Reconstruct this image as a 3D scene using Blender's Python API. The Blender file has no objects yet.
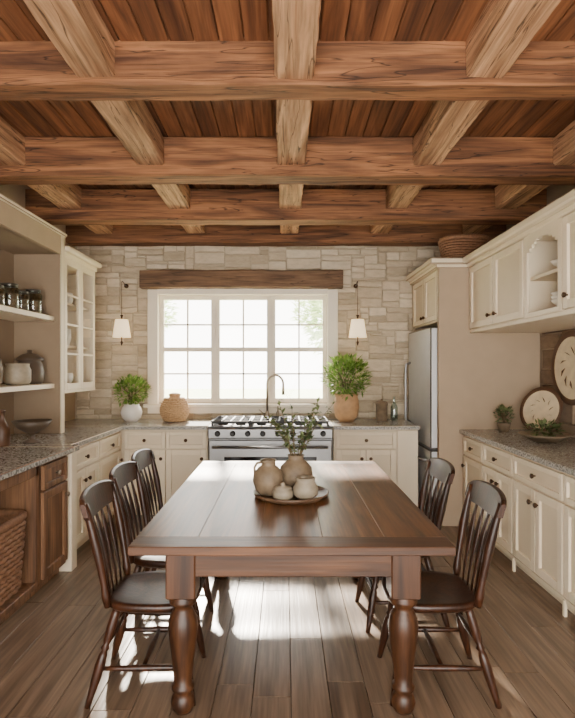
import bpy, bmesh, math, random
from mathutils import Vector, Matrix
random.seed(7)
R=random.random
def U(a,b): return a+(b-a)*random.random()
def s(r,g,b):
    f=lambda c:((c/255+0.055)/1.055)**2.4 if c>10 else c/255/12.92
    return (f(r),f(g),f(b),1)

# ---------------------------------------------------------------- materials
def newmat(name):
    m=bpy.data.materials.new(name); m.use_nodes=True
    nt=m.node_tree; nt.nodes.clear()
    o=nt.nodes.new('ShaderNodeOutputMaterial'); p=nt.nodes.new('ShaderNodeBsdfPrincipled')
    nt.links.new(p.outputs[0],o.inputs[0])
    return m,nt,p
def N(nt,t,**kw):
    n=nt.nodes.new(t)
    for k,v in kw.items(): setattr(n,k,v)
    return n
def ramp(nt,stops):
    r=N(nt,'ShaderNodeValToRGB'); e=r.color_ramp.elements
    e[0].position,e[0].color=stops[0]; e[1].position,e[1].color=stops[-1]
    for p,c in stops[1:-1]:
        k=e.new(p); k.color=c
    return r
def tintcoord(nt,sc):
    tc=N(nt,'ShaderNodeTexCoord'); at=N(nt,'ShaderNodeAttribute',attribute_name='tint')
    mul=N(nt,'ShaderNodeVectorMath',operation='SCALE'); mul.inputs[0].default_value=(7,13,5)
    nt.links.new(at.outputs['Fac'],mul.inputs['Scale'])
    add=N(nt,'ShaderNodeVectorMath',operation='ADD')
    nt.links.new(tc.outputs['Object'],add.inputs[0]); nt.links.new(mul.outputs[0],add.inputs[1])
    mp=N(nt,'ShaderNodeMapping'); mp.inputs['Scale'].default_value=sc
    nt.links.new(add.outputs[0],mp.inputs[0])
    return mp,at,add
def wood(name,dark,light,axis='Y',sc=1.0,rough=.5,bump=.25,tv=.35,coat=0,spec=.5,crack=0.0):
    m,nt,p=newmat(name); L=nt.links.new
    v=[11*sc]*3; v['XYZ'.index(axis)]=1.0*sc
    mp,at,add=tintcoord(nt,v)
    n1=N(nt,'ShaderNodeTexNoise'); n1.inputs['Scale'].default_value=1; n1.inputs['Detail'].default_value=5; n1.inputs['Distortion'].default_value=1.6
    L(mp.outputs[0],n1.inputs[0])
    r=ramp(nt,[(.3,dark),(.72,light)]); L(n1.outputs[0],r.inputs[0])
    mp2=N(nt,'ShaderNodeMapping'); w=[75*sc]*3; w['XYZ'.index(axis)]=3*sc; mp2.inputs['Scale'].default_value=w
    L(add.outputs[0],mp2.inputs[0])
    n2=N(nt,'ShaderNodeTexNoise'); n2.inputs['Scale'].default_value=1; n2.inputs['Detail'].default_value=3
    L(mp2.outputs[0],n2.inputs[0])
    r2=ramp(nt,[(.35,(.55,.55,.55,1)),(.6,(1.08,1.08,1.08,1))]); L(n2.outputs[0],r2.inputs[0])
    mx=N(nt,'ShaderNodeMix',data_type='RGBA',blend_type='MULTIPLY'); mx.inputs[0].default_value=.7
    L(r.outputs[0],mx.inputs[6]); L(r2.outputs[0],mx.inputs[7])
    hs=N(nt,'ShaderNodeHueSaturation'); mr=N(nt,'ShaderNodeMapRange')
    mr.inputs[3].default_value=1-tv; mr.inputs[4].default_value=1+tv
    L(at.outputs['Fac'],mr.inputs[0]); L(mr.outputs[0],hs.inputs['Value']); L(mx.outputs[2],hs.inputs['Color'])
    col=hs.outputs[0]; hsrc=n2.outputs[0]
    if crack>0:
        mp3=N(nt,'ShaderNodeMapping'); w=[16]*3; w['XYZ'.index(axis)]=.9; mp3.inputs['Scale'].default_value=w
        L(add.outputs[0],mp3.inputs[0])
        n3=N(nt,'ShaderNodeTexNoise'); n3.inputs['Scale'].default_value=1; n3.inputs['Detail'].default_value=2; n3.inputs['Distortion'].default_value=.8
        L(mp3.outputs[0],n3.inputs[0])
        r3=ramp(nt,[(.485,(1,1,1,1)),(.5,(1-crack,)*3+(1,)),(.515,(1,1,1,1))]); L(n3.outputs[0],r3.inputs[0])
        m3=N(nt,'ShaderNodeMix',data_type='RGBA',blend_type='MULTIPLY'); m3.inputs[0].default_value=1
        L(col,m3.inputs[6]); L(r3.outputs[0],m3.inputs[7]); col=m3.outputs[2]
        ma=N(nt,'ShaderNodeMath',operation='MULTIPLY'); L(r3.outputs[0],ma.inputs[0]); L(n2.outputs[0],ma.inputs[1]); hsrc=ma.outputs[0]
    L(col,p.inputs['Base Color'])
    b=N(nt,'ShaderNodeBump'); b.inputs['Strength'].default_value=bump; b.inputs['Distance'].default_value=.006
    L(hsrc,b.inputs['Height']); L(b.outputs[0],p.inputs['Normal'])
    p.inputs['Roughness'].default_value=rough; p.inputs['Coat Weight'].default_value=coat; p.inputs['Coat Roughness'].default_value=.2
    p.inputs['Specular IOR Level'].default_value=spec
    return m
def plain(name,col,rough=.5,metal=0,var=.06,bump=.0,nscale=8,emit=None):
    m,nt,p=newmat(name); L=nt.links.new
    tc=N(nt,'ShaderNodeTexCoord'); n=N(nt,'ShaderNodeTexNoise'); n.inputs['Scale'].default_value=nscale; n.inputs['Detail'].default_value=4
    L(tc.outputs['Object'],n.inputs[0])
    a=tuple(c*(1-var) for c in col[:3])+(1,); b=tuple(min(1,c*(1+var)) for c in col[:3])+(1,)
    r=ramp(nt,[(.3,a),(.7,b)]); L(n.outputs[0],r.inputs[0]); L(r.outputs[0],p.inputs['Base Color'])
    p.inputs['Roughness'].default_value=rough; p.inputs['Metallic'].default_value=metal
    if bump:
        bp=N(nt,'ShaderNodeBump'); bp.inputs['Strength'].default_value=bump; bp.inputs['Distance'].default_value=.01
        L(n.outputs[0],bp.inputs['Height']); L(bp.outputs[0],p.inputs['Normal'])
    if emit:
        p.inputs['Emission Color'].default_value=emit[0]; p.inputs['Emission Strength'].default_value=emit[1]
    return m
def leafmat(name,c0,c1):
    m,nt,p=newmat(name); L=nt.links.new
    at=N(nt,'ShaderNodeAttribute',attribute_name='tint'); r=ramp(nt,[(0,c0),(1,c1)]); L(at.outputs['Fac'],r.inputs[0])
    L(r.outputs[0],p.inputs['Base Color']); p.inputs['Roughness'].default_value=.5
    tr=N(nt,'ShaderNodeBsdfTranslucent'); L(r.outputs[0],tr.inputs[0]); mx=N(nt,'ShaderNodeMixShader'); mx.inputs[0].default_value=.4
    o=[n for n in nt.nodes if n.type=='OUTPUT_MATERIAL'][0]
    L(p.outputs[0],mx.inputs[1]); L(tr.outputs[0],mx.inputs[2]); L(mx.outputs[0],o.inputs[0]); return m
def speckle(name,c0,c1,c2,rough=.25):
    m,nt,p=newmat(name); L=nt.links.new
    tc=N(nt,'ShaderNodeTexCoord')
    a=N(nt,'ShaderNodeTexNoise'); a.inputs['Scale'].default_value=70; a.inputs['Detail'].default_value=5; L(tc.outputs['Object'],a.inputs[0])
    r=ramp(nt,[(.36,c0),(.48,c1),(.62,c2)]); L(a.outputs[0],r.inputs[0])
    b=N(nt,'ShaderNodeTexNoise'); b.inputs['Scale'].default_value=7; b.inputs['Detail'].default_value=4; L(tc.outputs['Object'],b.inputs[0])
    r2=ramp(nt,[(.35,(.82,.82,.82,1)),(.65,(1,1,1,1))]); L(b.outputs[0],r2.inputs[0])
    mx=N(nt,'ShaderNodeMix',data_type='RGBA',blend_type='MULTIPLY'); mx.inputs[0].default_value=.6
    L(r.outputs[0],mx.inputs[6]); L(r2.outputs[0],mx.inputs[7]); L(mx.outputs[2],p.inputs['Base Color'])
    p.inputs['Roughness'].default_value=rough
    return m
def stonemat(name,c0,c1,c2):
    m,nt,p=newmat(name); L=nt.links.new
    mp,at,add=tintcoord(nt,(9,9,22))
    n=N(nt,'ShaderNodeTexNoise'); n.inputs['Scale'].default_value=1; n.inputs['Detail'].default_value=7; n.inputs['Roughness'].default_value=.65
    L(mp.outputs[0],n.inputs[0])
    r0=ramp(nt,[(0,c0),(.45,c1),(1,c2)]); L(at.outputs['Fac'],r0.inputs[0])
    r1=ramp(nt,[(.3,(.76,.75,.73,1)),(.6,(1.03,1.03,1.03,1))]); L(n.outputs[0],r1.inputs[0])
    mx=N(nt,'ShaderNodeMix',data_type='RGBA',blend_type='MULTIPLY'); mx.inputs[0].default_value=.8
    L(r0.outputs[0],mx.inputs[6]); L(r1.outputs[0],mx.inputs[7]); L(mx.outputs[2],p.inputs['Base Color'])
    b=N(nt,'ShaderNodeBump'); b.inputs['Strength'].default_value=.8; b.inputs['Distance'].default_value=.015
    L(n.outputs[0],b.inputs['Height']); L(b.outputs[0],p.inputs['Normal'])
    p.inputs['Roughness'].default_value=.9
    return m
def glassmat(name,tint=(1,1,1,1),fac=.07):
    m=bpy.data.materials.new(name); m.use_nodes=True; nt=m.node_tree; nt.nodes.clear()
    o=N(nt,'ShaderNodeOutputMaterial'); t=N(nt,'ShaderNodeBsdfTransparent'); g=N(nt,'ShaderNodeBsdfGlossy'); x=N(nt,'ShaderNodeMixShader')
    t.inputs[0].default_value=tint; g.inputs['Roughness'].default_value=.03; x.inputs[0].default_value=fac
    nt.links.new(t.outputs[0],x.inputs[1]); nt.links.new(g.outputs[0],x.inputs[2]); nt.links.new(x.outputs[0],o.inputs[0]); return m

M_beam=wood('beam_wood',s(82,50,30),s(170,116,76),'X',.8,.75,.9,.12,crack=.75)
M_joist=wood('joist_wood',s(140,98,66),s(220,174,132),'Y',.8,.75,.9,.12,crack=.8)
M_deck=wood('ceiling_board_wood',s(88,52,31),s(150,98,62),'Y',.8,.7,.4,.3)
M_floor=wood('floor_board_wood',s(98,78,61),s(146,123,102),'Y',.7,.33,.15,.13)
M_ttop=wood('table_top_wood',s(60,35,18),s(136,90,52),'Y',.8,.36,.2,.18,coat=.05,spec=.45)
M_tleg=wood('table_leg_wood',s(42,23,12),s(88,54,30),'Z',.9,.42,.15,.15,coat=.05,spec=.4)
M_tapr=wood('table_apron_wood',s(52,29,14),s(106,66,36),'X',.8,.42,.2,.15,coat=.05,spec=.4)
M_chair=wood('chair_wood',s(34,17,9),s(72,40,22),'Z',1.2,.36,.1,.1,coat=.1,spec=.4)
M_cabwood=wood('oak_cabinet_wood',s(90,60,38),s(146,104,70),'Z',.9,.55,.2,.15)
M_lintel=wood('lintel_wood',s(88,64,46),s(142,110,82),'X',.9,.75,.8,.1,crack=.6)
M_cream=plain('cream_paint',s(230,215,188),.45,var=.02)
M_cream2=plain('cream_paint_panel',s(220,204,176),.5,var=.02)
M_taupe=plain('taupe_paint',s(174,153,128),.8,var=.03)
M_niche=plain('niche_shaded_paint',s(142,122,99),.8,var=.04)  # recess paint, darkened with the shade inside the niche
M_white=plain('white_trim',s(240,230,210),.45,var=.02)
M_counter=speckle('granite',s(98,96,92),s(152,149,142),s(192,188,179),.2)
M_mortar=plain('mortar',s(186,171,147),.95,bump=.5,nscale=40,var=.08)
M_stone=stonemat('wall_stone',s(178,161,135),s(202,186,160),s(222,208,184))
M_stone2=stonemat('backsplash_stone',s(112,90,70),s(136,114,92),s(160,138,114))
M_steel=plain('stainless_steel',s(150,150,150),.34,metal=.9,var=.04)
M_fridge=plain('fridge_steel',s(206,208,210),.4,metal=.45,var=.03)
M_steeld=plain('dark_steel',s(100,98,94),.35,metal=.9,var=.05)
M_black=plain('black_iron',s(20,19,18),.5,var=.1)
M_bglass=plain('oven_glass',s(20,20,22),.08,var=.05)
M_nickel=plain('brushed_nickel',s(150,138,120),.3,metal=1)
M_bronze=plain('bronze_knob',s(74,54,38),.35,metal=.8)
M_glass=glassmat('window_glass')
M_jarglass=glassmat('jar_glass',(.85,.9,.88,1),.15)
M_whitecer=plain('white_ceramic',s(236,230,220),.3,var=.02)
M_greycer=plain('stoneware',s(150,138,118),.55,var=.15,bump=.15,nscale=25)
M_tancer=plain('tan_stoneware',s(122,104,82),.6,var=.28,bump=.2,nscale=20)
M_darkcer=plain('brown_stoneware',s(84,70,56),.5,var=.2,bump=.1)
M_terra=plain('terracotta',s(190,150,108),.7,var=.12,bump=.15,nscale=20)
M_wick=plain('wicker',s(198,160,118),.7,var=.2,nscale=60)
M_wickd=plain('dark_wicker',s(130,92,64),.7,var=.25,nscale=60)
M_leaf=leafmat('leaf_green',s(74,108,36),s(146,180,84))
M_leaf2=leafmat('olive_leaf',s(64,82,44),s(130,144,94))
M_soil=plain('soil',s(52,38,28),.95,var=.2)
M_stem=plain('stem',s(92,76,48),.7)
M_shade=plain('linen_shade',s(240,222,190),.8,var=.03,emit=(s(255,222,172),1.3))
M_bulb=plain('bulb',s(255,240,210),.5,emit=(s(255,220,170),8))
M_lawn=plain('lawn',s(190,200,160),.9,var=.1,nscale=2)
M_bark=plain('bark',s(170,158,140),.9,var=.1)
M_tree=leafmat('tree_leaf',s(180,200,150),s(216,226,190))  # leaves paled, washed-out overexposure put into the colour
M_tray=wood('tray_wood',s(82,58,40),s(130,100,74),'X',1.2,.5,.2,.1)
M_plate=plain('cream_plate',s(210,192,160),.4,var=.12,nscale=14)
M_rim=plain('plate_rim',s(84,56,36),.45,var=.2)
M_spice=plain('jar_contents',s(110,84,58),.8,var=.4,nscale=60)

# ---------------------------------------------------------------- builder
def group(name,loc=(0,0,0)):
    e=bpy.data.objects.new(name,None); e.empty_display_size=.1; e.location=loc
    bpy.context.collection.objects.link(e); return e
class B:
    def __init__(q): q.bm=bmesh.new(); q.tl=q.bm.faces.layers.float.new('tint'); q.mats=[]
    def mi(q,m):
        if m not in q.mats: q.mats.append(m)
        return q.mats.index(m)
    def face(q,vs,m,t=.5,sm=False):
        try: f=q.bm.faces.new(vs)
        except ValueError: return None
        f.material_index=q.mi(m); f[q.tl]=t; f.smooth=sm; return f
    def box(q,x0,x1,y0,y1,z0,z1,m,bev=.003,t=None,M=None):
        if t is None: t=R()
        if x0>x1:x0,x1=x1,x0
        if y0>y1:y0,y1=y1,y0
        if z0>z1:z0,z1=z1,z0
        vs=[]
        for z in(z0,z1):
            for a,b in((x0,y0),(x1,y0),(x1,y1),(x0,y1)):
                v=Vector((a,b,z)); v=M@v if M else v; vs.append(q.bm.verts.new(v))
        fs=[q.face([vs[i] for i in f],m,t) for f in((3,2,1,0),(4,5,6,7),(0,1,5,4),(1,2,6,5),(2,3,7,6),(3,0,4,7))]
        mn=min(x1-x0,y1-y0,z1-z0)
        if bev and mn>2.2*bev:
            es=list({e for f in fs for e in f.edges})
            bmesh.ops.bevel(q.bm,geom=es,offset=bev,segments=1,affect='EDGES',profile=.5)
    def lathe(q,prof,c,m,seg=28,t=.5,M=None,sq=None):
        rings=[]
        for r,z in prof:
            if r<1e-6:
                v=Vector((0,0,z)); 
                if M: v=M@v
                rings.append([q.bm.verts.new(v+Vector(c))])
            else:
                l=[]
                for i in range(seg):
                    a=2*math.pi*i/seg; ca,sa=math.cos(a),math.sin(a)
                    if sq: 
                        k=(abs(ca)**sq[2]+abs(sa)**sq[2])**(-1/sq[2]); v=Vector((ca*k*r*sq[0],sa*k*r*sq[1],z))
                    else: v=Vector((r*ca,r*sa,z))
                    if M: v=M@v
                    l.append(q.bm.verts.new(v+Vector(c)))
                rings.append(l)
        for a,b in zip(rings,rings[1:]):
            if len(a)==1 and len(b)==1: continue
            for i in range(seg):
                j=(i+1)%seg
                if len(a)==1: q.face([a[0],b[j],b[i]],m,t,True)
                elif len(b)==1: q.face([a[i],a[j],b[0]],m,t,True)
                else: q.face([a[i],a[j],b[j],b[i]],m,t,True)
        return rings
    def tube(q,pts,r,m,seg=8,ref=None,fl=1,t=.5,closed=False):
        pts=[Vector(p) for p in pts]; n=len(pts)
        if not hasattr(r,'__len__'): r=[r]*n
        d=(pts[-1]-pts[0]) if not closed else Vector((0,0,0))
        if ref is None:
            if closed: ref=Vector((0,0,1))
            else:
                a=[abs(x) for x in d]; i=a.index(min(a)); ref=Vector([1 if k==i else 0 for k in range(3)])
        ref=Vector(ref); rings=[]
        for i,p in enumerate(pts):
            if closed: tg=pts[(i+1)%n]-pts[i-1]
            else: tg=pts[min(i+1,n-1)]-pts[max(i-1,0)]
            tg.normalize(); u=(ref-tg*ref.dot(tg)).normalized(); w=tg.cross(u)
            rings.append([q.bm.verts.new(p+u*(r[i]*math.cos(2*math.pi*k/seg))+w*(r[i]*fl*math.sin(2*math.pi*k/seg))) for k in range(seg)])
        rr=list(zip(rings,rings[1:]))
        if closed: rr.append((rings[-1],rings[0]))
        for a,b in rr:
            for k in range(seg):
                j=(k+1)%seg; q.face([a[k],a[j],b[j],b[k]],m,t,True)
        if not closed:
            q.face(rings[0][::-1],m,t); q.face(rings[-1],m,t)
    def leaf(q,p,d,l,w,m):
        p=Vector(p); d=Vector(d).normalized(); up=Vector((U(-.3,.3),U(-.3,.3),1)); sd=d.cross(up)
        if sd.length<.05: sd=Vector((1,0,0))
        sd.normalize(); n=sd.cross(d); tt=R()
        a=q.bm.verts.new(p); t=q.bm.verts.new(p+d*l-n*l*.12)
        b=q.bm.verts.new(p+d*l*.45+sd*w+n*w*.3); c=q.bm.verts.new(p+d*l*.45-sd*w+n*w*.3); k=q.bm.verts.new(p+d*l*.5)
        for f in((a,b,k),(b,t,k),(t,c,k),(c,a,k)): q.face(f,m,tt)
    def beam(q,axis,a0,a1,c,w,h,m,n=40,jit=.003,ch=.01):
        t=R(); rings=[]
        sec=[(-w/2+ch,0),(w/2-ch,0),(w/2,ch),(w/2,h-ch),(w/2-ch,h),(-w/2+ch,h),(-w/2,h-ch),(-w/2,ch)]
        off=[[0,0] for _ in sec]
        for i in range(n+1):
            a=a0+(a1-a0)*i/n; l=[]
            for k,(u,v) in enumerate(sec):
                off[k][0]=off[k][0]*.7+U(-jit,jit); off[k][1]=off[k][1]*.7+U(-jit,jit)
                o=c[0]+u+off[k][0]; z=c[1]+v+off[k][1]
                l.append(q.bm.verts.new((a,o,z) if axis=='X' else (o,a,z)))
            rings.append(l)
        for A,Bq in zip(rings,rings[1:]):
            for k in range(8):
                j=(k+1)%8; q.face([A[k],A[j],Bq[j],Bq[k]],m,t)
        q.face(rings[0][::-1],m,t); q.face(rings[-1],m,t)
    def done(q,name,parent=None,loc=None,local=False):
        bmesh.ops.recalc_face_normals(q.bm,faces=q.bm.faces)
        o=Vector((0,0,0))
        if parent is not None and not local: o=Vector(parent.location)
        if loc is not None: o=Vector(loc)
        if o.length and not local: bmesh.ops.translate(q.bm,verts=q.bm.verts,vec=-o)
        me=bpy.data.meshes.new(name); q.bm.to_mesh(me); q.bm.free()
        for m in q.mats: me.materials.append(m)
        ob=bpy.data.objects.new(name,me); bpy.context.collection.objects.link(ob)
        if parent is not None: ob.parent=parent
        elif loc is not None: ob.location=loc
        return ob
def fb(q,face,p,u0,u1,z0,z1,d0,d1,m,bev=.003,t=None):
    if face=='F': q.box(u0,u1,p-d1,p-d0,z0,z1,m,bev,t)
    elif face=='L': q.box(p+d0,p+d1,u0,u1,z0,z1,m,bev,t)
    else: q.box(p-d1,p-d0,u0,u1,z0,z1,m,bev,t)
def fpt(face,p,u,z,d):
    return (u,p-d,z) if face=='F' else ((p+d,u,z) if face=='L' else (p-d,u,z))
def door(q,face,p,u0,u1,z0,z1,m,m2,knob=None,fw=.055,km=None):
    g=.004; u0+=g;u1-=g;z0+=g;z1-=g; fw=min(fw,(u1-u0)*.28,(z1-z0)*.28)
    fb(q,face,p,u0+fw*.8,u1-fw*.8,z0+fw*.8,z1-fw*.8,0,.007,m2,.002)
    for a in((u0,u0+fw,z0,z1),(u1-fw,u1,z0,z1),(u0+fw,u1-fw,z0,z0+fw),(u0+fw,u1-fw,z1-fw,z1)):
        fb(q,face,p,*a,0,.024,m,.003)
    if knob:
        u,z=knob
        a=Vector(fpt(face,p,u,z,.02)); b=Vector(fpt(face,p,u,z,.055)); d=b-a
        q.tube([a,a+d*.4,a+d*.5,a+d*.85,b],[.006,.006,.016,.018,.01],km or M_bronze,10)
def cabinet_front(q,face,p,u0,u1,ztop,zb,m,m2,ndoor=1,km=None,dh=.17):
    door(q,face,p,u0,u1,ztop-dh,ztop,m,m2,((u0+u1)/2,ztop-dh/2),.035,km)
    w=(u1-u0)/ndoor
    for i in range(ndoor):
        a=u0+i*w;b=a+w
        ku=(b-.045 if (i==0) else a+.045)
        door(q,face,p,a,b,zb,ztop-dh-.008,m,m2,(ku,ztop-dh-.1),.055,km)

# ---------------------------------------------------------------- room shell
XL,XR,YB,YF,ZC=-2.4,2.42,6.0,-1.0,3.2
WL,WR,BK=XL-.022,XR+.022,5.965
q=B()
x=WL
while x<WR:
    w=.175; y=YF-U(0,1.5)
    while y<YB:
        L=U(1.1,2.2)
        if min(y+L,YB)-max(y,YF)>.02: q.box(x+.0015,min(x+w-.0015,WR),max(y,YF)+.001,min(y+L,YB)-.001,-.02,0,M_floor,.0015)
        y+=L
    x+=w
q.box(WL,WR,YF,YB,-.06,-.021,M_soil,0)
q.done('floor')
q=B(); x=WL
while x<WR:
    q.box(x+.003,min(x+.127,WR),YF,YB,ZC,ZC+.02,M_deck,.004); x+=.13
q.box(XL-.15,XR+.15,YF,YB+.1,ZC+.021,ZC+.1,M_deck,0)
q.done('ceiling')
q=B(); q.box(WL-.15,WL,YF,YB,0,ZC,M_taupe,0); q.done('wall_left')
q=B(); q.box(WR,WR+.15,YF,YB,0,ZC,M_taupe,0); q.done('wall_right')
# unseen wall added behind the viewer to cut front fill; opening made up
q=B(); q.box(WL-.15,-1.75,YF-.15,YF,0,ZC,M_taupe,0); q.box(1.75,WR+.15,YF-.15,YF,0,ZC,M_taupe,0); q.box(-1.75,1.75,YF-.15,YF,2.5,ZC,M_taupe,0); q.done('wall_front_fill_blocker')
WX0,WX1,WZ0,WZ1=-1.465,.496,1.1,2.4
q=B()
q.box(WL-.15,WX0,YB,YB+.2,0,ZC,M_mortar,0);q.box(WX1,WR+.15,YB,YB+.2,0,ZC,M_mortar,0)
q.box(WX0,WX1,YB,YB+.2,0,WZ0,M_mortar,0);q.box(WX0,WX1,YB,YB+.2,WZ1,ZC,M_mortar,0)
def stones(q,face,p,u0,u1,z0,z1,m,hole=None,cu=.05,cz=.033):
    nu=int((u1-u0)/cu); nz=int((z1-z0)/cz); cu=(u1-u0)/nu; cz=(z1-z0)/nz
    used=[[False]*nz for _ in range(nu)]
    if hole:
        for i in range(nu):
            for k in range(nz):
                uc=u0+(i+.5)*cu; zc=z0+(k+.5)*cz
                if hole[0]<uc<hole[1] and hole[2]<zc<hole[3]: used[i][k]=True
    for k in range(nz):
        for i in range(nu):
            if used[i][k]: continue
            w=random.choice([3,4,5,6,7,8]); h=random.choice([1,2,2,2,3,3,4])
            ww=0
            while ww<w and i+ww<nu and not used[i+ww][k]: ww+=1
            hh=1
            while hh<h and k+hh<nz and all(not used[i+a][k+hh] for a in range(ww)): hh+=1
            if i+ww+1<=nu-1 and not used[i+ww][k] and used[i+ww+1][k] and all(not used[i+ww][k+b] for b in range(hh)): ww+=1
            for a in range(ww):
                for b in range(hh): used[i+a][k+b]=True
            a0=u0+i*cu; a1=a0+ww*cu; b0=z0+k*cz; b1=b0+hh*cz
            g=.006; t=R(); dd=U(.008,.03); j=lambda:U(-.0035,.0035)
            co=[(a0+g,b0+g),(a1-g,b0+g),(a1-g,b1-g),(a0+g,b1-g)]; mid=[]
            for n in range(4):
                A=co[n];C=co[(n+1)%4]; mid.append(A); f=U(.35,.65); mid.append((A[0]+(C[0]-A[0])*f,A[1]+(C[1]-A[1])*f))
            base=[(x_+j(),z_+j()) for x_,z_ in mid]; cx=(a0+a1)/2; cc=(b0+b1)/2
            top=[(x_+(.005 if x_<cx else -.005),z_+(.005 if z_<cc else -.005)) for x_,z_ in base]
            vb=[q.bm.verts.new(fpt(face,p,x_,z_,-.002)) for x_,z_ in base]
            vm=[q.bm.verts.new(fpt(face,p,x_,z_,dd*.7)) for x_,z_ in base]
            vt=[q.bm.verts.new(fpt(face,p,x_,z_,dd+U(-.003,.003))) for x_,z_ in top]
            vc=q.bm.verts.new(fpt(face,p,cx,cc,dd+.003))
            for n in range(8):
                n_=(n+1)%8
                q.face([vb[n],vb[n_],vm[n_],vm[n]],m,t); q.face([vm[n],vm[n_],vt[n_],vt[n]],m,t); q.face([vt[n],vt[n_],vc],m,t)
stones(q,'F',YB,XL,XR,.86,ZC,M_stone,(-1.53,.56,1.06,2.45))
q.done('wall_back')
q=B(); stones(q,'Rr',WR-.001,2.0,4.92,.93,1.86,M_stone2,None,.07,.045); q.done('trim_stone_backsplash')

# ceiling beams
q=B()
for y,z,w in((-.3,2.96,.2),(1.35,2.96,.2),(2.79,2.975,.17),(3.9,2.905,.2),(4.95,2.885,.2),(5.84,2.89,.2)):
    q.beam('X',WL+.001,WR-.001,(y,z),w,.29,M_beam,60)
q.done('trim_ceiling_beams')
q=B()
ys=[(-1,-.4),(-.2,1.25),(1.45,2.705),(2.875,3.8),(4.0,4.85),(5.05,5.74)]
for x in(-2.0,-.985,.05,1.04,2.06):
    for a,b in ys: q.beam('Y',a-.005,b+.005,(x,3.01 if a<2.8 else 2.985),.2,.2,M_joist,20)
q.done('trim_ceiling_joists')

# window
g=group('window_1',((WX0+WX1)/2,YB,1.75))
q=B()
q.box(WX0-.11,WX0+.01,YB-.05,YB+.12,WZ0-.02,WZ1,M_white,.006)
q.box(WX1-.01,WX1+.11,YB-.05,YB+.12,WZ0-.02,WZ1,M_white,.006)
q.box(WX0-.0,WX1+.0,YB-.045,YB+.12,WZ1-.06,WZ1+.02,M_white,.006)
q.box(WX0-.15,WX1+.15,YB-.09,YB+.15,WZ0-.055,WZ0-.01,M_white,.008)
q.box(WX0-.11,WX1+.11,YB-.04,YB,WZ0-.12,WZ0-.055,M_white,.004)
q.done('frame',g)
q=B(); W=(WX1-WX0-.02)/3; top=WZ1-.06; bot=WZ0-.01
for i in range(3):
    a=WX0+.01+i*W; b=a+W; f=.05; y0,y1=YB+.03,YB+.08
    q.box(a,a+f,y0,y1,bot,top,M_white,.004);q.box(b-f,b,y0,y1,bot,top,M_white,.004)
    q.box(a+f,b-f,y0,y1,bot,bot+.06,M_white,.004);q.box(a+f,b-f,y0,y1,top-f,top,M_white,.004)
    mz=(bot+top)/2; q.box(a+f,b-f,y0-.01,y1,mz-.025,mz+.025,M_white,.004)
    q.box((a+b)/2-.009,(a+b)/2+.009,y0+.01,y1-.01,bot+.06,top-f,M_white,.002)
    for z in((bot+.06+mz)/2,(top-f+mz)/2): q.box(a+f,b-f,y0+.01,y1-.01,z-.009,z+.009,M_white,.002)
q.done('sashes',g)
q=B(); q.box(WX0+.02,WX1-.02,YB+.053,YB+.057,bot+.01,top-.01,M_glass,0); q.done('glass',g)
q=B(); q.beam('X',-1.64,.655,(YB-.07,2.405),.15,.2,M_lintel,30,.004,.012); q.done('trim_window_lintel')

# ---------------------------------------------------------------- left run
g=group('base_cabinet',(-2.0,4.6,0))
q=B()
q.box(XL,-1.66,3.925,5.195,.09,.88,M_cream2,.002)
q.box(XL,-1.72,3.925,5.195,0,.09,M_cream2,0)
cabinet_front(q,'L',-1.66,3.96,4.58,.86,.11,M_cream,M_cream2,2)
cabinet_front(q,'L',-1.66,4.6,5.19,.86,.11,M_cream,M_cream2,1)
q.box(XL,-1.57,3.83,3.925,0,.88,M_cream,.004)
q.box(XL,-1.62,3.925,5.198,.88,.92,M_counter,.004)
q.box(XL,-1.55,3.83,3.925,.88,.92,M_counter,.003)
q.done('carcass_and_countertop',g)
g=group('base_cabinet',(-1.6,5.6,0)); q=B()
q.box(XL,-.78,5.25,BK,.09,.88,M_cream2,.002); q.box(XL,-.78,5.31,BK,0,.09,M_cream2,0)
cabinet_front(q,'F',5.25,-1.62,-1.2,.86,.11,M_cream,M_cream2,1)
cabinet_front(q,'F',5.25,-1.2,-.79,.86,.11,M_cream,M_cream2,1)
q.box(XL,-.775,5.2,BK,.88,.92,M_counter,.004)
q.done('carcass_and_countertop',g)
g=group('base_cabinet',(.9,5.6,0)); q=B()
q.box(.49,1.34,5.25,BK,.09,.88,M_cream2,.002); q.box(.49,1.34,5.31,BK,0,.09,M_cream2,0)
cabinet_front(q,'F',5.25,.51,1.12,.86,.11,M_cream,M_cream2,2)
q.box(1.13,1.34,5.235,5.25,.1,.87,M_cream,.002)
q.box(.485,1.355,5.2,BK,.88,.92,M_counter,.004)
q.done('carcass_and_countertop',g)
q=B(); q.box(-.773,.483,5.725,BK,.84,.92,M_counter,.004); q.done('sink_ledge',loc=(-.14,5.85,.88))

g=group('oak_storage_cabinet',(-2.0,2.6,0))
q=B(); W_=M_cabwood; FX=-1.61
q.box(XL,FX,3.4,3.82,.07,.88,W_,.003); q.box(XL,FX-.05,3.4,3.82,0,.07,W_,0)
cabinet_front(q,'L',FX,3.42,3.8,.86,.1,W_,W_,1,M_nickel)
q.box(XL,FX,1.5,3.4,.07,.11,W_,.004); q.box(XL,XL+.02,1.5,3.4,.11,.88,W_,0)
q.box(FX-.05,FX,1.5,3.4,.8,.88,W_,.004); q.box(XL,FX,3.36,3.4,.11,.88,W_,.003)
q.box(XL,FX,1.5,1.56,0,.88,W_,.004); q.box(FX-.06,FX,2.2,2.27,0,.88,W_,.004)
q.box(XL,FX-.05,1.5,3.4,0,.07,W_,0)
q.box(XL,-1.55,1.5,3.825,.88,.92,M_counter,.006)
q.done('body',g)

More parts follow.
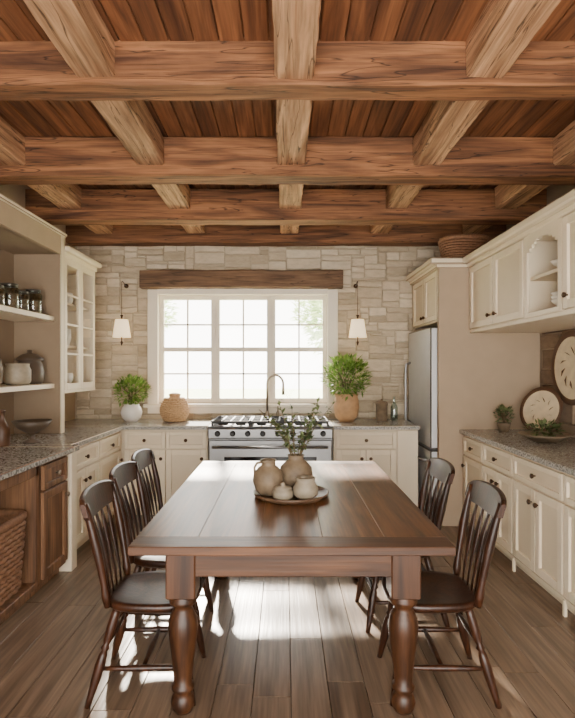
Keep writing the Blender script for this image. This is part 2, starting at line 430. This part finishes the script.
def basket(name,c,R0,h,rows,mat,prof,sq=None,handle=False,seg=72):
    q=B(); c=Vector(c)
    for i in range(rows):
        z=h*(i+.5)/rows; r=R0*prof(z/h); pts=[]
        for k in range(seg):
            a=2*math.pi*k/seg; ca,sa=math.cos(a),math.sin(a); rr=r+.006*math.sin(seg/4*a+math.pi*(i%2))
            if sq: kk=(abs(ca)**sq[2]+abs(sa)**sq[2])**(-1/sq[2]); pts.append(c+Vector((ca*kk*rr*sq[0],sa*kk*rr*sq[1],z)))
            else: pts.append(c+Vector((rr*ca,rr*sa,z)))
        q.tube(pts,h/rows*.56,mat,5,closed=True,t=R())
    pr=[(0,.003)]+[(max(.001,(R0*prof(t/8)-.007)),max(.003,h*t/8)) for t in range(9)]+[(max(.001,R0*prof(1)-.02),h*.98),(R0*prof(0)*.9,.02),(0,.02)]
    q.lathe(pr,c,mat,36,sq=sq)
    pts=[]
    for k in range(48):
        a=2*math.pi*k/48; ca,sa=math.cos(a),math.sin(a); rr=R0*prof(1)
        kk=(abs(ca)**sq[2]+abs(sa)**sq[2])**(-1/sq[2]) if sq else 1
        sx,sy=(sq[0],sq[1]) if sq else (1,1)
        pts.append(c+Vector((ca*kk*rr*sx,sa*kk*rr*sy,h)))
    q.tube(pts,h/rows*.8,mat,6,closed=True)
    if handle:
        for s_ in(-1,1):
            q.tube([c+Vector((s_*(R0*1.0+.03*math.sin(t*math.pi)),.07*math.cos(t*math.pi),h*.8+.06*math.sin(t*math.pi))) for t in[i/8 for i in range(9)]],.008,mat,6)
    return q
basket('b',(-1.86,3.1,.112),.2,.46,15,M_wickd,lambda t:.88+.12*t,(1.1,1.15,6)).done('wicker_basket',loc=(-1.86,3.1,.112))

# left open shelf unit
g=group('open_shelf_unit',(-2.2,3.2,.92))
q=B()
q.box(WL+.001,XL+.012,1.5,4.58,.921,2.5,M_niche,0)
q.box(XL,-1.985,4.58,4.66,.921,2.67,M_niche,.004); q.box(-1.985,-1.975,4.585,4.66,.921,2.67,M_cream2,.002)  # inner end panel takes the shaded niche colour, front edge stays cream
q.box(XL,-1.98,1.5,1.56,.921,2.67,M_taupe,.004)
q.box(-2.02,-1.975,1.56,4.58,2.5,2.67,M_taupe,.004)  # fascia darkened to taupe, its shade put into the colour
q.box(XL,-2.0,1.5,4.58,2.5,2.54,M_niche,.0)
q.box(WL+.001,-1.95,1.48,4.66,2.67,2.70,M_cream,.006)
for z in(1.91,1.32): q.box(XL+.012,-2.03,1.56,4.58,z,z+.045,M_cream,.004)
q.done('carcass',g)

# glass cabinet
g=group('glass_front_cabinet',(-2.2,5.05,1.9))
q=B(); a,b=4.672,5.42; z0,z1=1.3,2.5; F=-2.0
q.box(WL+.001,F,a,a+.02,z0,z1,M_cream,.002);q.box(WL+.001,F,b-.02,b,z0,z1,M_cream,.002)
q.box(WL+.001,F,a,b,z0,z0+.03,M_cream,.002);q.box(WL+.001,F,a,b,z1-.03,z1,M_cream,.002);q.box(WL+.001,XL+.01,a,b,z0,z1,M_cream2,0)
q.box(WL+.001,F+.03,a-.005,b+.03,z1,z1+.05,M_cream,.008); q.box(WL+.001,F+.07,a-.005,b+.07,z1+.05,z1+.1,M_cream,.012)
q.box(WL+.001,F+.02,a,b+.01,z0-.03,z0,M_cream,.004)
for z in(1.7,2.1): q.box(XL+.01,F-.03,a+.02,b-.02,z-.01,z+.01,M_cream2,.002)
for i in range(2):
    u0=a+.003+i*(b-a)/2; u1=u0+(b-a)/2-.006
    for e in((u0,u0+.05,z0,z1),(u1-.05,u1,z0,z1),(u0+.05,u1-.05,z0,z0+.06),(u0+.05,u1-.05,z1-.06,z1)): fb(q,'L',F,*e,0,.022,M_cream,.003)
    for k in(1,2,3):
        z=z0+.06+(z1-z0-.12)*k/4; fb(q,'L',F,u0+.05,u1-.05,z-.009,z+.009,.002,.018,M_cream,.002)
q.done('carcass',g)
q=B(); q.box(F+.004,F+.008,a+.03,b-.03,z0+.03,z1-.03,M_glass,0); q.done('glass',g)
q=B()
for (y,z,r,h) in((4.85,1.331,.07,.14),(5.2,1.331,.08,.12),(4.9,1.711,.07,.15),(5.2,1.711,.06,.18),(4.88,2.111,.08,.1),(5.22,2.111,.07,.14)):
    q.lathe([(0,0),(r*.6,0),(r,h*.5),(r*.9,h),(r*.8,h),(r*.85,h*.5),(0,.02)],(-2.2,y,z),M_whitecer,18)
q.done('crockery',g)

# ---------------------------------------------------------------- fridge enclosure, right run
g=group('refrigerator_cabinet_surround',(1.9,5.4,0))
q=B()
q.box(1.46,XR,4.93,4.985,0,2.45,M_taupe,.003); q.box(1.46,XR,5.925,BK,0,2.45,M_taupe,.003)  # taupe on the side panels stands in for the shade on them
q.box(1.48,XR,4.985,5.925,1.95,2.45,M_cream2,.0)
door(q,'Rr',1.48,4.99,5.455,1.96,2.44,M_cream,M_cream2,(5.41,2.02))
door(q,'Rr',1.48,5.455,5.925,1.96,2.44,M_cream,M_cream2,(5.5,2.02))
q.box(1.43,XR,4.93,BK,2.45,2.49,M_cream,.008); q.box(1.38,XR,4.93,BK,2.49,2.55,M_cream,.012)
q.done('carcass',g)
g=group('refrigerator',(1.85,5.45,0))
q=B()
q.box(1.5,2.36,5.0,5.91,.03,1.9,M_steeld,.006)
q.box(1.40,1.495,5.005,5.905,.72,1.895,M_fridge,.012); q.box(1.40,1.495,5.005,5.905,.08,.705,M_fridge,.012)
q.box(1.5,1.6,5.03,5.88,0,.03,M_black,0)
q.done('body',g)
q=B()
q.tube([(1.40,5.8,.9),(1.35,5.8,.92),(1.345,5.8,.96),(1.345,5.8,1.5),(1.35,5.8,1.54),(1.40,5.8,1.56)],.013,M_steel,10,ref=(0,1,0))
q.tube([(1.40,5.1,.6),(1.35,5.12,.6),(1.345,5.18,.6),(1.345,5.72,.6),(1.35,5.78,.6),(1.40,5.8,.6)],.013,M_steel,10,ref=(0,0,1))
q.done('handles',g)

g=group('base_cabinet',(2.05,3.6,0))
q=B(); F=1.70
q.box(F,XR,1.9,4.925,.1,.88,M_cream2,.002); q.box(F+.06,XR,1.9,4.925,0,.1,M_cream2,0)
q.box(F-.012,F,1.9,4.925,.08,.11,M_cream,.003)
us=[(4.9,4.42),(4.42,3.84),(3.84,3.14),(3.14,2.44),(2.44,1.92)]
for k,(b,a) in enumerate(us): cabinet_front(q,'Rr',F,a+.006,b-.006,.86,.12,M_cream,M_cream2,1 if k in(0,) else 2)
for b,a in us[1:]:
    q.box(F-.02,F,b-.012,b+.012,.0,.1,M_cream,.003)
q.done('carcass',g)
q=B(); q.box(1.65,XR-.001,1.88,4.925,.88,.92,M_counter,.006); q.done('countertop',g)

g=group('wall_cabinet',(2.08,3.7,2.1))
q=B(); F=1.76; z0,z1=1.86,2.45; XW=WR-.001
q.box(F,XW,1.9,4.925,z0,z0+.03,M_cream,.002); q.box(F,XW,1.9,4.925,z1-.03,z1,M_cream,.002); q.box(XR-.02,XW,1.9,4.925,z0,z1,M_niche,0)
for y in(4.905,4.35,3.79,3.27,2.68,2.1): q.box(F,XR-.02,y-.015,y+.015,z0,z1,M_cream,.002)
q.box(F+.02,XR-.02,3.285,3.775,2.13,2.155,M_cream2,.002)
for a,b,k in((4.355,4.905,4.42),(3.795,4.345,4.28),(2.69,3.26,3.2),(2.11,2.67,2.2)):
    door(q,'Rr',F,a,b,z0+.005,z1-.005,M_cream,M_cream2,(k,z0+.09))
fb(q,'Rr',F,3.27,3.32,z0,z1,0,.02,M_cream,.003); fb(q,'Rr',F,3.74,3.79,z0,z1,0,.02,M_cream,.003)
fb(q,'Rr',F,3.32,3.74,z0,z0+.035,0,.02,M_cream,.003)
n=12
for i in range(n):
    u0=3.32+.42*i/n;u1=3.32+.42*(i+1)/n; c=((u0+u1)/2-3.53)/.21; zz=z1-.05-.09*(c*c)
    fb(q,'Rr',F,u0-.0005,u1+.0005,zz,z1,0,.02,M_cream,0)
q.box(F-.035,XW,1.88,4.925,z1,z1+.04,M_cream,.008); q.box(F-.08,XW,1.86,4.925,z1+.04,z1+.1,M_cream,.012)
q.box(F-.015,XW,1.9,4.925,z0-.03,z0,M_cream,.004)
q.done('carcass',g)

# ---------------------------------------------------------------- range
g=group('kitchen_range',(-.145,5.4,0))
q=B(); a,b=-.765,.475
q.box(a,b,5.2,5.71,.09,.9,M_steel,.005); q.box(a+.02,b-.02,5.26,5.7,0,.09,M_black,0)
q.box(a,b,5.13,5.2,.8,.905,M_steel,.012)
q.box(a+.01,b-.01,5.16,5.2,.2,.785,M_steel,.008)
q.box(a+.16,b-.16,5.155,5.17,.28,.62,M_bglass,.003)
q.box(a+.01,b-.01,5.17,5.2,.1,.19,M_steeld,.005)
q.box(a,b,5.14,5.715,.905,.925,M_black,.005)
for x in(a+.09,b-.09): q.tube([(x,5.16,.72),(x,5.11,.72)],.01,M_steel,8,ref=(1,0,0))
q.tube([(a+.05,5.105,.72),(b-.05,5.105,.72)],.014,M_steel,10)
for i in range(8):
    x=a+.1+i*(b-a-.2)/7
    q.tube([(x,5.13,.852),(x,5.11,.852),(x,5.108,.852),(x,5.085,.852)],[.028,.028,.022,.02],M_black,14,ref=(1,0,0))
q.done('body',g)
q=B()
for k in range(3):
    x0=a+.04+k*.39; x1=x0+.37
    for x in(x0,x1,(x0+x1)/2,(x0*3+x1)/4,(x0+x1*3)/4): q.box(x-.009,x+.009,5.17,5.68,.95,.975,M_black,.003)
    for y in(5.17,5.3,5.43,5.56,5.68): q.box(x0,x1,y-.009,y+.009,.95,.975,M_black,.003)
    for x in(x0,x1):
        for y in(5.18,5.67): q.box(x-.01,x+.01,y-.01,y+.01,.92,.955,M_black,.002)
    for y in(5.3,5.56):
        for o in(-.09,.09): q.lathe([(0,0),(.05,0),(.05,.012),(.035,.02),(0,.022)],((x0+x1)/2+o,y,.924),M_steeld,16)
q.done('grates',g)
# faucet
g=group('kitchen_faucet',(-.14,5.84,.92))
q=B(); X=-.2; Y=5.84
q.lathe([(0,0),(.032,0),(.032,.01),(.022,.03),(.018,.08),(.014,.1)],(X,Y,.92),M_nickel,16)
pts=[(X,Y,1.0),(X,Y,1.28)]+[(X+.09-.09*math.cos(t),Y-.02*t/3,1.32+.1*math.sin(t)) for t in[i*math.pi/10 for i in range(11)]]+[(X+.18,Y-.03,1.25),(X+.18,Y-.03,1.2)]
q.tube(pts,[.013]*(len(pts)-2)+[.017,.017],M_nickel,10,ref=(0,1,0))
q.tube([(X,Y,.98),(X-.05,Y-.02,1.0),(X-.09,Y-.03,1.04)],.007,M_nickel,8,ref=(0,1,0))
q.lathe([(0,0),(.02,0),(.018,.08),(.01,.1),(.01,.15),(0,.155)],(X+.12,Y,.92),M_nickel,14)
q.done('spout',g)

# sconces: wall bracket, slim hook and hanging rod
for i,x in enumerate((-1.82,.81)):
    g=group('wall_sconce',(x,5.9,2.1)); q=B()
    q.lathe([(0,0),(.025,0),(.025,.01),(.012,.018),(0,.02)],(x,5.972,2.44),M_bronze,18,M=Matrix.Rotation(math.pi/2,3,'X').to_4x4())
    q.tube([(x,5.955,2.44),(x,5.9,2.445),(x,5.86,2.465),(x,5.83,2.475),(x,5.8,2.46),(x,5.795,2.42),(x,5.795,2.07)],[.004,.004,.004,.004,.004,.003,.003],M_bronze,8,ref=(1,0,0))
    q.tube([(x,5.795,2.09),(x,5.795,2.07),(x,5.795,1.8),(x,5.795,1.79),(x,5.795,1.75)],[.02,.01,.006,.016,.004],M_bronze,8)
    q.done('arm',g); q=B()
    q.lathe([(.07,2.04),(.1,1.84),(.096,1.84),(.067,2.035)],(x,5.795,0),M_shade,28)
    for k in range(3):
        an=k*2.094; q.tube([(x,5.795,2.035),(x+.068*math.cos(an),5.795+.068*math.sin(an),2.035)],.002,M_bronze,5)
    q.done('shade',g); q=B()
    q.lathe([(0,1.88),(.02,1.895),(.028,1.92),(.02,1.95),(.01,1.98),(0,1.98)],(x,5.795,0),M_bulb,14); q.done('bulb',g)

# ---------------------------------------------------------------- table
TX=.028; T0,T1=2.15,4.14
g=group('dining_table',(TX,3.14,0))
q=B(); nb=5; w=1.36/nb
for i in range(nb):
    q.box(TX-.68+i*w+.0007,TX-.68+(i+1)*w-.0007,T0+.13,T1-.13,.722,.76,M_ttop,.0006,t=(.2,.75,.4,.9,.3)[i])
q.done('top_boards',g)
q=B()
q.box(TX-.68,TX+.68,T0,T0+.129,.722,.76,M_tapr,.003,t=.6); q.box(TX-.68,TX+.68,T1-.129,T1,.722,.76,M_tapr,.003)
q.box(TX-.49,TX+.53,2.225,2.255,.605,.722,M_tapr,.004,t=.3)
q.box(TX-.49,TX+.53,3.85,3.88,.605,.722,M_tapr,.004)
q.done('breadboard_ends',g)
q=B()
q.box(TX-.53,TX-.50,2.24,3.88,.605,.722,M_ttop,.003);q.box(TX+.50,TX+.53,2.24,3.88,.605,.722,M_ttop,.003)
q.done('side_aprons',g)
lp=[(0,0),(.036,0),(.048,.02),(.053,.045),(.046,.07),(.036,.085),(.049,.1),(.049,.115),(.038,.125),(.042,.17),(.052,.25),(.062,.33),(.066,.37),(.06,.41),(.044,.445),(.038,.46),(.058,.475),(.061,.49),(.052,.505),(.052,.52),(0,.52)]
for k,(x,y) in enumerate(((TX-.475,2.28),(TX+.49,2.28),(TX-.475,3.72),(TX+.49,3.72))):
    q=B(); q.lathe(lp,(x,y,0),M_tleg,28); q.box(x-.064,x+.064,y-.064,y+.064,.51,.722,M_tleg,.006); q.done('leg_%d'%(k+1),g)

# ---------------------------------------------------------------- chairs
def chair(x,y,rot):
    g=group('dining_chair',(x,y,0)); g.rotation_euler=(0,0,rot)
    m=M_chair
    q=B(); n=36; rows=[]
    def outline(a,k):
        ca,sa=math.cos(a),math.sin(a); e=3.2; kk=(abs(ca)**e+abs(sa)**e)**(-1/e)
        wx=.215; wy=.205+(.012*ca)
        return Vector((ca*kk*wx*k+.01,sa*kk*wy*k,0))
    lev=[(0,.432),(.3,.434),(.6,.438),(.85,.447),(.96,.45),(1,.442),(1.0,.425),(.93,.41),(.5,.405),(0,.405)]
    for k,z in lev:
        if k==0: rows.append([q.bm.verts.new((.01,0,z))])
        else: rows.append([q.bm.verts.new(outline(2*math.pi*i/n,k)+Vector((0,0,z))) for i in range(n)])
    for a,b in zip(rows,rows[1:]):
        for i in range(n):
            j=(i+1)%n
            if len(a)==1: q.face([a[0],b[i],b[j]],m,.5,True)
            elif len(b)==1: q.face([a[i],a[j],b[0]],m,.5,True)
            else: q.face([a[i],a[j],b[j],b[i]],m,.5,True)
    q.done('seat',g,local=True)
    rr=[.013,.015,.021,.023,.019,.013,.021,.013,.02,.022,.02,.017]
    tt=[0,.1,.28,.42,.52,.56,.59,.62,.68,.8,.92,1]
    ends={}
    for k,(sx,sy) in enumerate(((1,1),(1,-1),(-1,1),(-1,-1))):
        a=Vector((.215*sx+(-.035 if sx<0 else .0),.195*sy,0)); b=Vector((.135*sx,.135*sy,.415)); ends[(sx,sy)]=(a,b)
        q=B(); q.tube([a.lerp(b,t) for t in tt],rr,m,12,ref=(1,0,0)); q.done('leg_%d'%(k+1),g,local=True)
    q=B(); P=lambda sx,sy,t: ends[(sx,sy)][0].lerp(ends[(sx,sy)][1],t)
    def st(a,b): q.tube([a.lerp(b,t) for t in(0,.2,.5,.8,1)],[.008,.011,.015,.011,.008],m,10,ref=(0,0,1))
    st(P(1,1,.38),P(-1,1,.38)); st(P(1,-1,.38),P(-1,-1,.38))
    st((P(1,1,.38)+P(-1,1,.38))/2,(P(1,-1,.38)+P(-1,-1,.38))/2)
    st(P(1,1,.52),P(1,-1,.52)); st(P(-1,1,.6),P(-1,-1,.6))
    q.done('stretchers',g,local=True)
    q=B()
    def back(yv,z):
        t=(z-.44)/.5; c=1-(yv/.2)**2
        return -.17-.06*t-.04*t*t-.03*c*(.4+.6*t)
    for sy in(-1,1):
        zs=[.43,.48,.53,.6,.7,.78,.84,.9]
        q.tube([(back(.195*sy,z),sy*(.165+.035*(z-.43)/.52),z) for z in zs],[.015,.021,.016,.018,.022,.018,.016,.014],m,10,ref=(0,1,0))
    q.done('back_posts',g,local=True)
    q=B()
    for yy in(-.1,-.034,.034,.1):
        zs=[.43,.5,.56,.63,.7,.77,.84]
        q.tube([(back(yy*1.1,z),yy*(.85+.28*(z-.43)/.42),z) for z in zs],[.01,.011,.016,.023,.024,.017,.012],m,8,ref=(0,1,0),fl=.38)
    q.done('back_spindles',g,local=True)
    q=B(); n=18; rows=[]
    for i in range(n+1):
        yv=-.225+.45*i/n; c=1-(yv/.225)**2
        zt=.905+.035*max(c,0)**.5; zb=.825-.004*c+(.02 if abs(yv)>.2 else 0); th=.012
        xb=back(yv*.88,zb); xt=back(yv*.88,zt)
        rows.append([q.bm.verts.new(v) for v in((xb-th,yv,zb),(xb+th,yv,zb),(xt+th,yv,zt-.006),(xt,yv,zt),(xt-th,yv,zt-.006))])
    for a,b in zip(rows,rows[1:]):
        for k in range(5):
            j=(k+1)%5; q.face([a[k],a[j],b[j],b[k]],m,.5,False)
    q.face(rows[0],m);q.face(rows[-1],m)
    q.done('crest_rail',g,local=True)
for x,y,r in((-.63,2.5,.03),(-.67,3.02,-.02),(-.70,3.52,.0),(.70,2.5,math.pi-.03),(.68,3.15,math.pi+.02)): chair(x,y,r)

# ---------------------------------------------------------------- pots & plants
def vessel(name,c,prof,m,seg=32,extra=None):
    q=B(); q.lathe(prof,c,m,seg)
    if extra: extra(q)
    return q.done(name,loc=c)
def inner(prof,w=.006):
    out=list(prof); top=prof[-1]
    return [(0,prof[0][1])]+out+[(max(.002,top[0]-w),top[1])]+[(max(.002,r-w),z) for r,z in prof[-2:0:-1]]+[(0,prof[0][1]+w*1.5)]
tz=.7605
q=B(); q.lathe([(0,0),(.19,0),(.212,.012),(.218,.03),(.21,.03),(.2,.015),(0,.014)],(.035,3.0,tz),M_tray,48); q.done('serving_tray',loc=(.035,3.0,tz))
tz+=.015
vessel('ceramic_jug',(-.095,2.98,tz),inner([(.05,0),(.075,.03),(.09,.08),(.084,.125),(.055,.158),(.04,.168),(.04,.19),(.048,.2)]),M_tancer,
  extra=lambda q:q.tube([Vector((-.095,2.98,tz))+Vector(v) for v in((-.04,0,.185),(-.065,0,.18),(-.08,0,.155),(-.078,0,.12))],.007,M_tancer,8,ref=(0,1,0)))
vc=(.065,3.08,tz)
g=group('olive_branch_vase',vc)
q=B(); q.lathe(inner([(.055,0),(.085,.03),(.1,.09),(.092,.14),(.06,.175),(.045,.185),(.045,.2),(.052,.21)]),vc,M_tancer,32); q.done('vase',g)
q=B()
for i in range(18):
    an=i*2.4+U(-.3,.3); sp=U(.06,.27); h=U(.1,.34)
    p0=Vector(vc)+Vector((0,0,.12)); p1=Vector(vc)+Vector((.03*math.cos(an),.03*math.sin(an),.21))
    p3=Vector(vc)+Vector((sp*math.cos(an)*1.05,sp*math.sin(an)*.8,.2+h)); p2=p1.lerp(p3,.5)+Vector((0,0,.04))
    q.tube([p0,p1,p2,p3],[.003,.003,.002,.001],M_stem,5,ref=(.3,1,0))
    for k in range(15):
        t=.1+.9*k/14; p=p1.lerp(p2,t*2) if t<.5 else p2.lerp(p3,t*2-1)
        d=Vector((U(-1,1),U(-1,1),U(-.1,.9))); q.leaf(p,d,U(.035,.06),U(.01,.015),M_leaf2)
q.done('branches',g)
vessel('lidded_jar',(-.012,2.87,tz),[(0,0),(.04,0),(.056,.015),(.058,.04),(.048,.058),(.052,.06),(.045,.07),(.01,.076),(.014,.085),(.008,.092),(0,.093)],M_greycer)
vessel('stoneware_pot',(.115,2.9,tz),inner([(.045,0),(.068,.02),(.072,.055),(.055,.088),(.05,.095),(.056,.115)]),M_greycer)

def bush(q,c,rx,rz,n,l,w,mat,stems=14,up=.3):
    c=Vector(c)
    for i in range(stems):
        a=U(0,6.28); k=U(.2,.8); e=c+Vector((rx*k*math.cos(a),rx*k*math.sin(a),rz*U(0,.8)))
        q.tube([c+Vector((0,0,-rz-.02)),c.lerp(e,.4)+Vector((0,0,-rz*.3)),e],[.004,.003,.0015],M_stem,4)
    for i in range(n):
        while True:
            v=Vector((U(-1,1),U(-1,1),U(-1,1)))
            if v.length<1: break
        v=v.normalized()*v.length**.45
        nse=1+.18*math.sin(5*math.atan2(v.y,v.x))*math.cos(4*v.z)
        p=c+Vector((v.x*rx*nse,v.y*rx*nse,v.z*rz*nse)); d=v+Vector((U(-.6,.6),U(-.6,.6),U(-.3,.6)+up)); q.leaf(p,d,l*U(.6,1.2),w*U(.7,1.2),mat)
def plant(name,c,prof,mat,rx,rz,zc,n,l,w,lm=None):
    g=group(name,c); q=B(); q.lathe(inner(prof),c,mat,32); top=prof[-1]; q.lathe([(0,top[1]-.02),(top[0]-.008,top[1]-.02)],c,M_soil,24); q.done('pot',g)
    q=B(); bush(q,(c[0],c[1],c[2]+zc),rx,rz,n,l,w,lm or M_leaf); q.done('foliage',g)
plant('potted_herb',(-1.67,5.66,.9205),[(.06,0),(.1,.04),(.115,.1),(.1,.15),(.08,.17),(.085,.185)],M_whitecer,.17,.13,.33,520,.06,.013)
plant('potted_bush',(.66,5.6,.9205),[(.07,0),(.12,.06),(.138,.16),(.13,.24),(.12,.27),(.13,.3)],M_terra,.235,.2,.48,900,.07,.015)
def rv(t): return .6+.42*math.sin(math.pi*min(1,(.06+.88*t)))
q=basket('v',(-1.2,5.66,.925),.145,.24,12,M_wick,rv)
q.lathe([(.085,.236),(.062,.25),(.058,.268),(.068,.285),(.05,.3),(.015,.31),(0,.31)],(-1.2,5.66,.925),M_wick,28); q.done('woven_vase',loc=(-1.2,5.66,.925))
vessel('storage_tin',(1.06,5.7,.9205),[(0,0),(.06,0),(.062,.01),(.062,.17),(.066,.17),(.066,.2),(.05,.215),(.015,.22),(.012,.24),(0,.242)],M_tancer)
vessel('glass_bottle',(1.2,5.72,.9205),inner([(.035,0),(.04,.01),(.04,.15),(.015,.2),(.014,.26),(.018,.265)],.003),M_jarglass)
def jar(name,c,r,h):
    g=group(name,c); q=B(); q.lathe(inner([(r*.92,0),(r,.01),(r,h*.78),(r*.8,h*.86),(r*.8,h*.9)],.003),c,M_jarglass,24); q.done('glass',g)
    q=B(); q.lathe([(0,.006),(r*.9,.006),(r*.93,h*.6),(0,h*.62)],c,M_spice,20); q.done('contents',g)
    q=B(); q.lathe([(0,h*.88),(r*.86,h*.88),(r*.86,h*.99),(r*.7,h),(0,h)],c,M_steeld,24); q.done('lid',g)
for y,r,h in((4.42,.07,.21),(4.22,.06,.17),(4.04,.07,.2),(3.85,.06,.16),(3.65,.06,.2)): jar('glass_jar',(-2.14,y,1.9555),r,h)
vessel('lidded_canister',(-2.16,4.4,1.3655),[(0,0),(.09,0),(.11,.03),(.115,.1),(.1,.17),(.085,.19),(.11,.2),(.108,.215),(.06,.25),(.02,.26),(.022,.285),(0,.29)],M_darkcer)
vessel('stoneware_crock',(-2.12,4.12,1.3655),inner([(.08,0),(.1,.03),(.1,.12),(.085,.15),(.09,.17)]),M_greycer)
vessel('stoneware_crock',(-2.17,3.8,1.3655),inner([(.07,0),(.09,.03),(.1,.12),(.085,.18),(.09,.2)]),M_tancer)
vessel('pedestal_bowl',(-1.97,4.05,.9205),[(0,0),(.07,0),(.065,.012),(.02,.03),(.018,.06),(.05,.08),(.11,.12),(.145,.17),(.138,.17),(.1,.13),(.04,.095),(0,.09)],M_darkcer)
vessel('oil_bottle',(-2.1,3.86,.9205),[(0,0),(.05,0),(.055,.01),(.055,.13),(.03,.17),(.018,.2),(.018,.25),(.024,.255),(.02,.27),(0,.27)],M_rim)
for z in(1.892,2.157):
    q=B(); nb=3 if z<2 else 1
    for k in range(nb):
        q.lathe([(0,0),(.04,0),(.05,.01),(.1,.055),(.115,.075),(.109,.075),(.045,.018),(0,.014)],(1.93,3.53,z+k*.024),M_whitecer,28)
    q.done('bowl_stack' if nb>1 else 'ceramic_bowl')
def plate(name,c,r,normal,rimmat,m):
    z=Vector(normal).normalized(); M=z.to_track_quat('Z','Y').to_matrix().to_4x4()
    q=B(); q.lathe([(0,0),(r*.6,0),(r*.97,.018),(r,.024)],c,rimmat,44,M=M)
    q.lathe([(r,.024),(r*.97,.028),(r*.84,.022)],c,rimmat,44,M=M)
    q.lathe([(r*.84,.022),(r*.66,.012),(0,.01)],c,m,44,M=M)
    for k in range(10):
        a=k*.628; p=Vector(c)+M@Vector((r*.35*math.cos(a),r*.35*math.sin(a),.013)); d=M@Vector((math.cos(a+.8),math.sin(a+.8),.02)); q.leaf(p,d,r*.3,r*.04,rimmat)
    q.done(name,loc=c)
plate('decorative_wall_plate',(2.395,4.31,1.5),.31,(-1,-.02,0),M_rim,M_plate)
plate('display_plate',(2.25,4.55,1.13),.205,(-.85,-.45,.25),M_rim,M_plate)
c=(2.05,4.1,.9215)
g=group('herb_bowl',c); q=B(); q.lathe([(0,0),(.09,0),(.16,.04),(.2,.06),(.192,.062),(.15,.045),(0,.02)],c,M_tancer,36); q.done('bowl',g)
q=B(); bush(q,(c[0],c[1],c[2]+.095),.12,.05,160,.05,.014,M_leaf2,0); q.done('herbs',g)
plant('potted_succulent',(2.0,4.75,.9205),[(.04,0),(.055,.05),(.06,.08)],M_tancer,.07,.06,.15,110,.05,.012,M_leaf2)
bk=basket('t',(1.78,5.2,2.556),.2,.22,9,M_wickd,lambda t:.8+.2*t,(1.1,.85,3),True); bk.done('storage_basket',loc=(1.78,5.2,2.556))

# outside
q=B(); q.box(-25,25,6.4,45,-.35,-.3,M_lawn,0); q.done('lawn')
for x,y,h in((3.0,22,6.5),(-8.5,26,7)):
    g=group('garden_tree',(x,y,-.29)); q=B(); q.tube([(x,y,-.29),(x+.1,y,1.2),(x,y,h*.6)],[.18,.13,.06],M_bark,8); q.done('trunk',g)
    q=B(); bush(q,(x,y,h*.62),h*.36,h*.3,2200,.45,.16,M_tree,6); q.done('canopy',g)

# ---------------------------------------------------------------- light
w=bpy.data.worlds.new('World'); bpy.context.scene.world=w; w.use_nodes=True
bg=w.node_tree.nodes['Background']; bg.inputs[0].default_value=(1,.955,.885,1); bg.inputs[1].default_value=12.5
def sun(d,st,col,ang):
    l=bpy.data.lights.new('sun','SUN'); l.energy=st; l.color=col; l.angle=math.radians(ang); o=bpy.data.objects.new('sun_light',l)
    o.rotation_euler=Vector(d).to_track_quat('-Z','Y').to_euler(); o.location=(0,12,8); bpy.context.collection.objects.link(o)
sun((.16,-1,-.6),32,(1,.9,.76),3)
cd=bpy.data.cameras.new('camera'); cam=bpy.data.objects.new('camera',cd); bpy.context.collection.objects.link(cam)
cam.location=(0,0,1.5); cam.rotation_euler=(math.pi/2,0,0)
cd.sensor_width=36; cd.sensor_fit='AUTO'; cd.lens=36*520/718; cd.shift_y=9/718; cd.shift_x=2.5/718; cd.clip_start=.05
bpy.context.scene.camera=cam
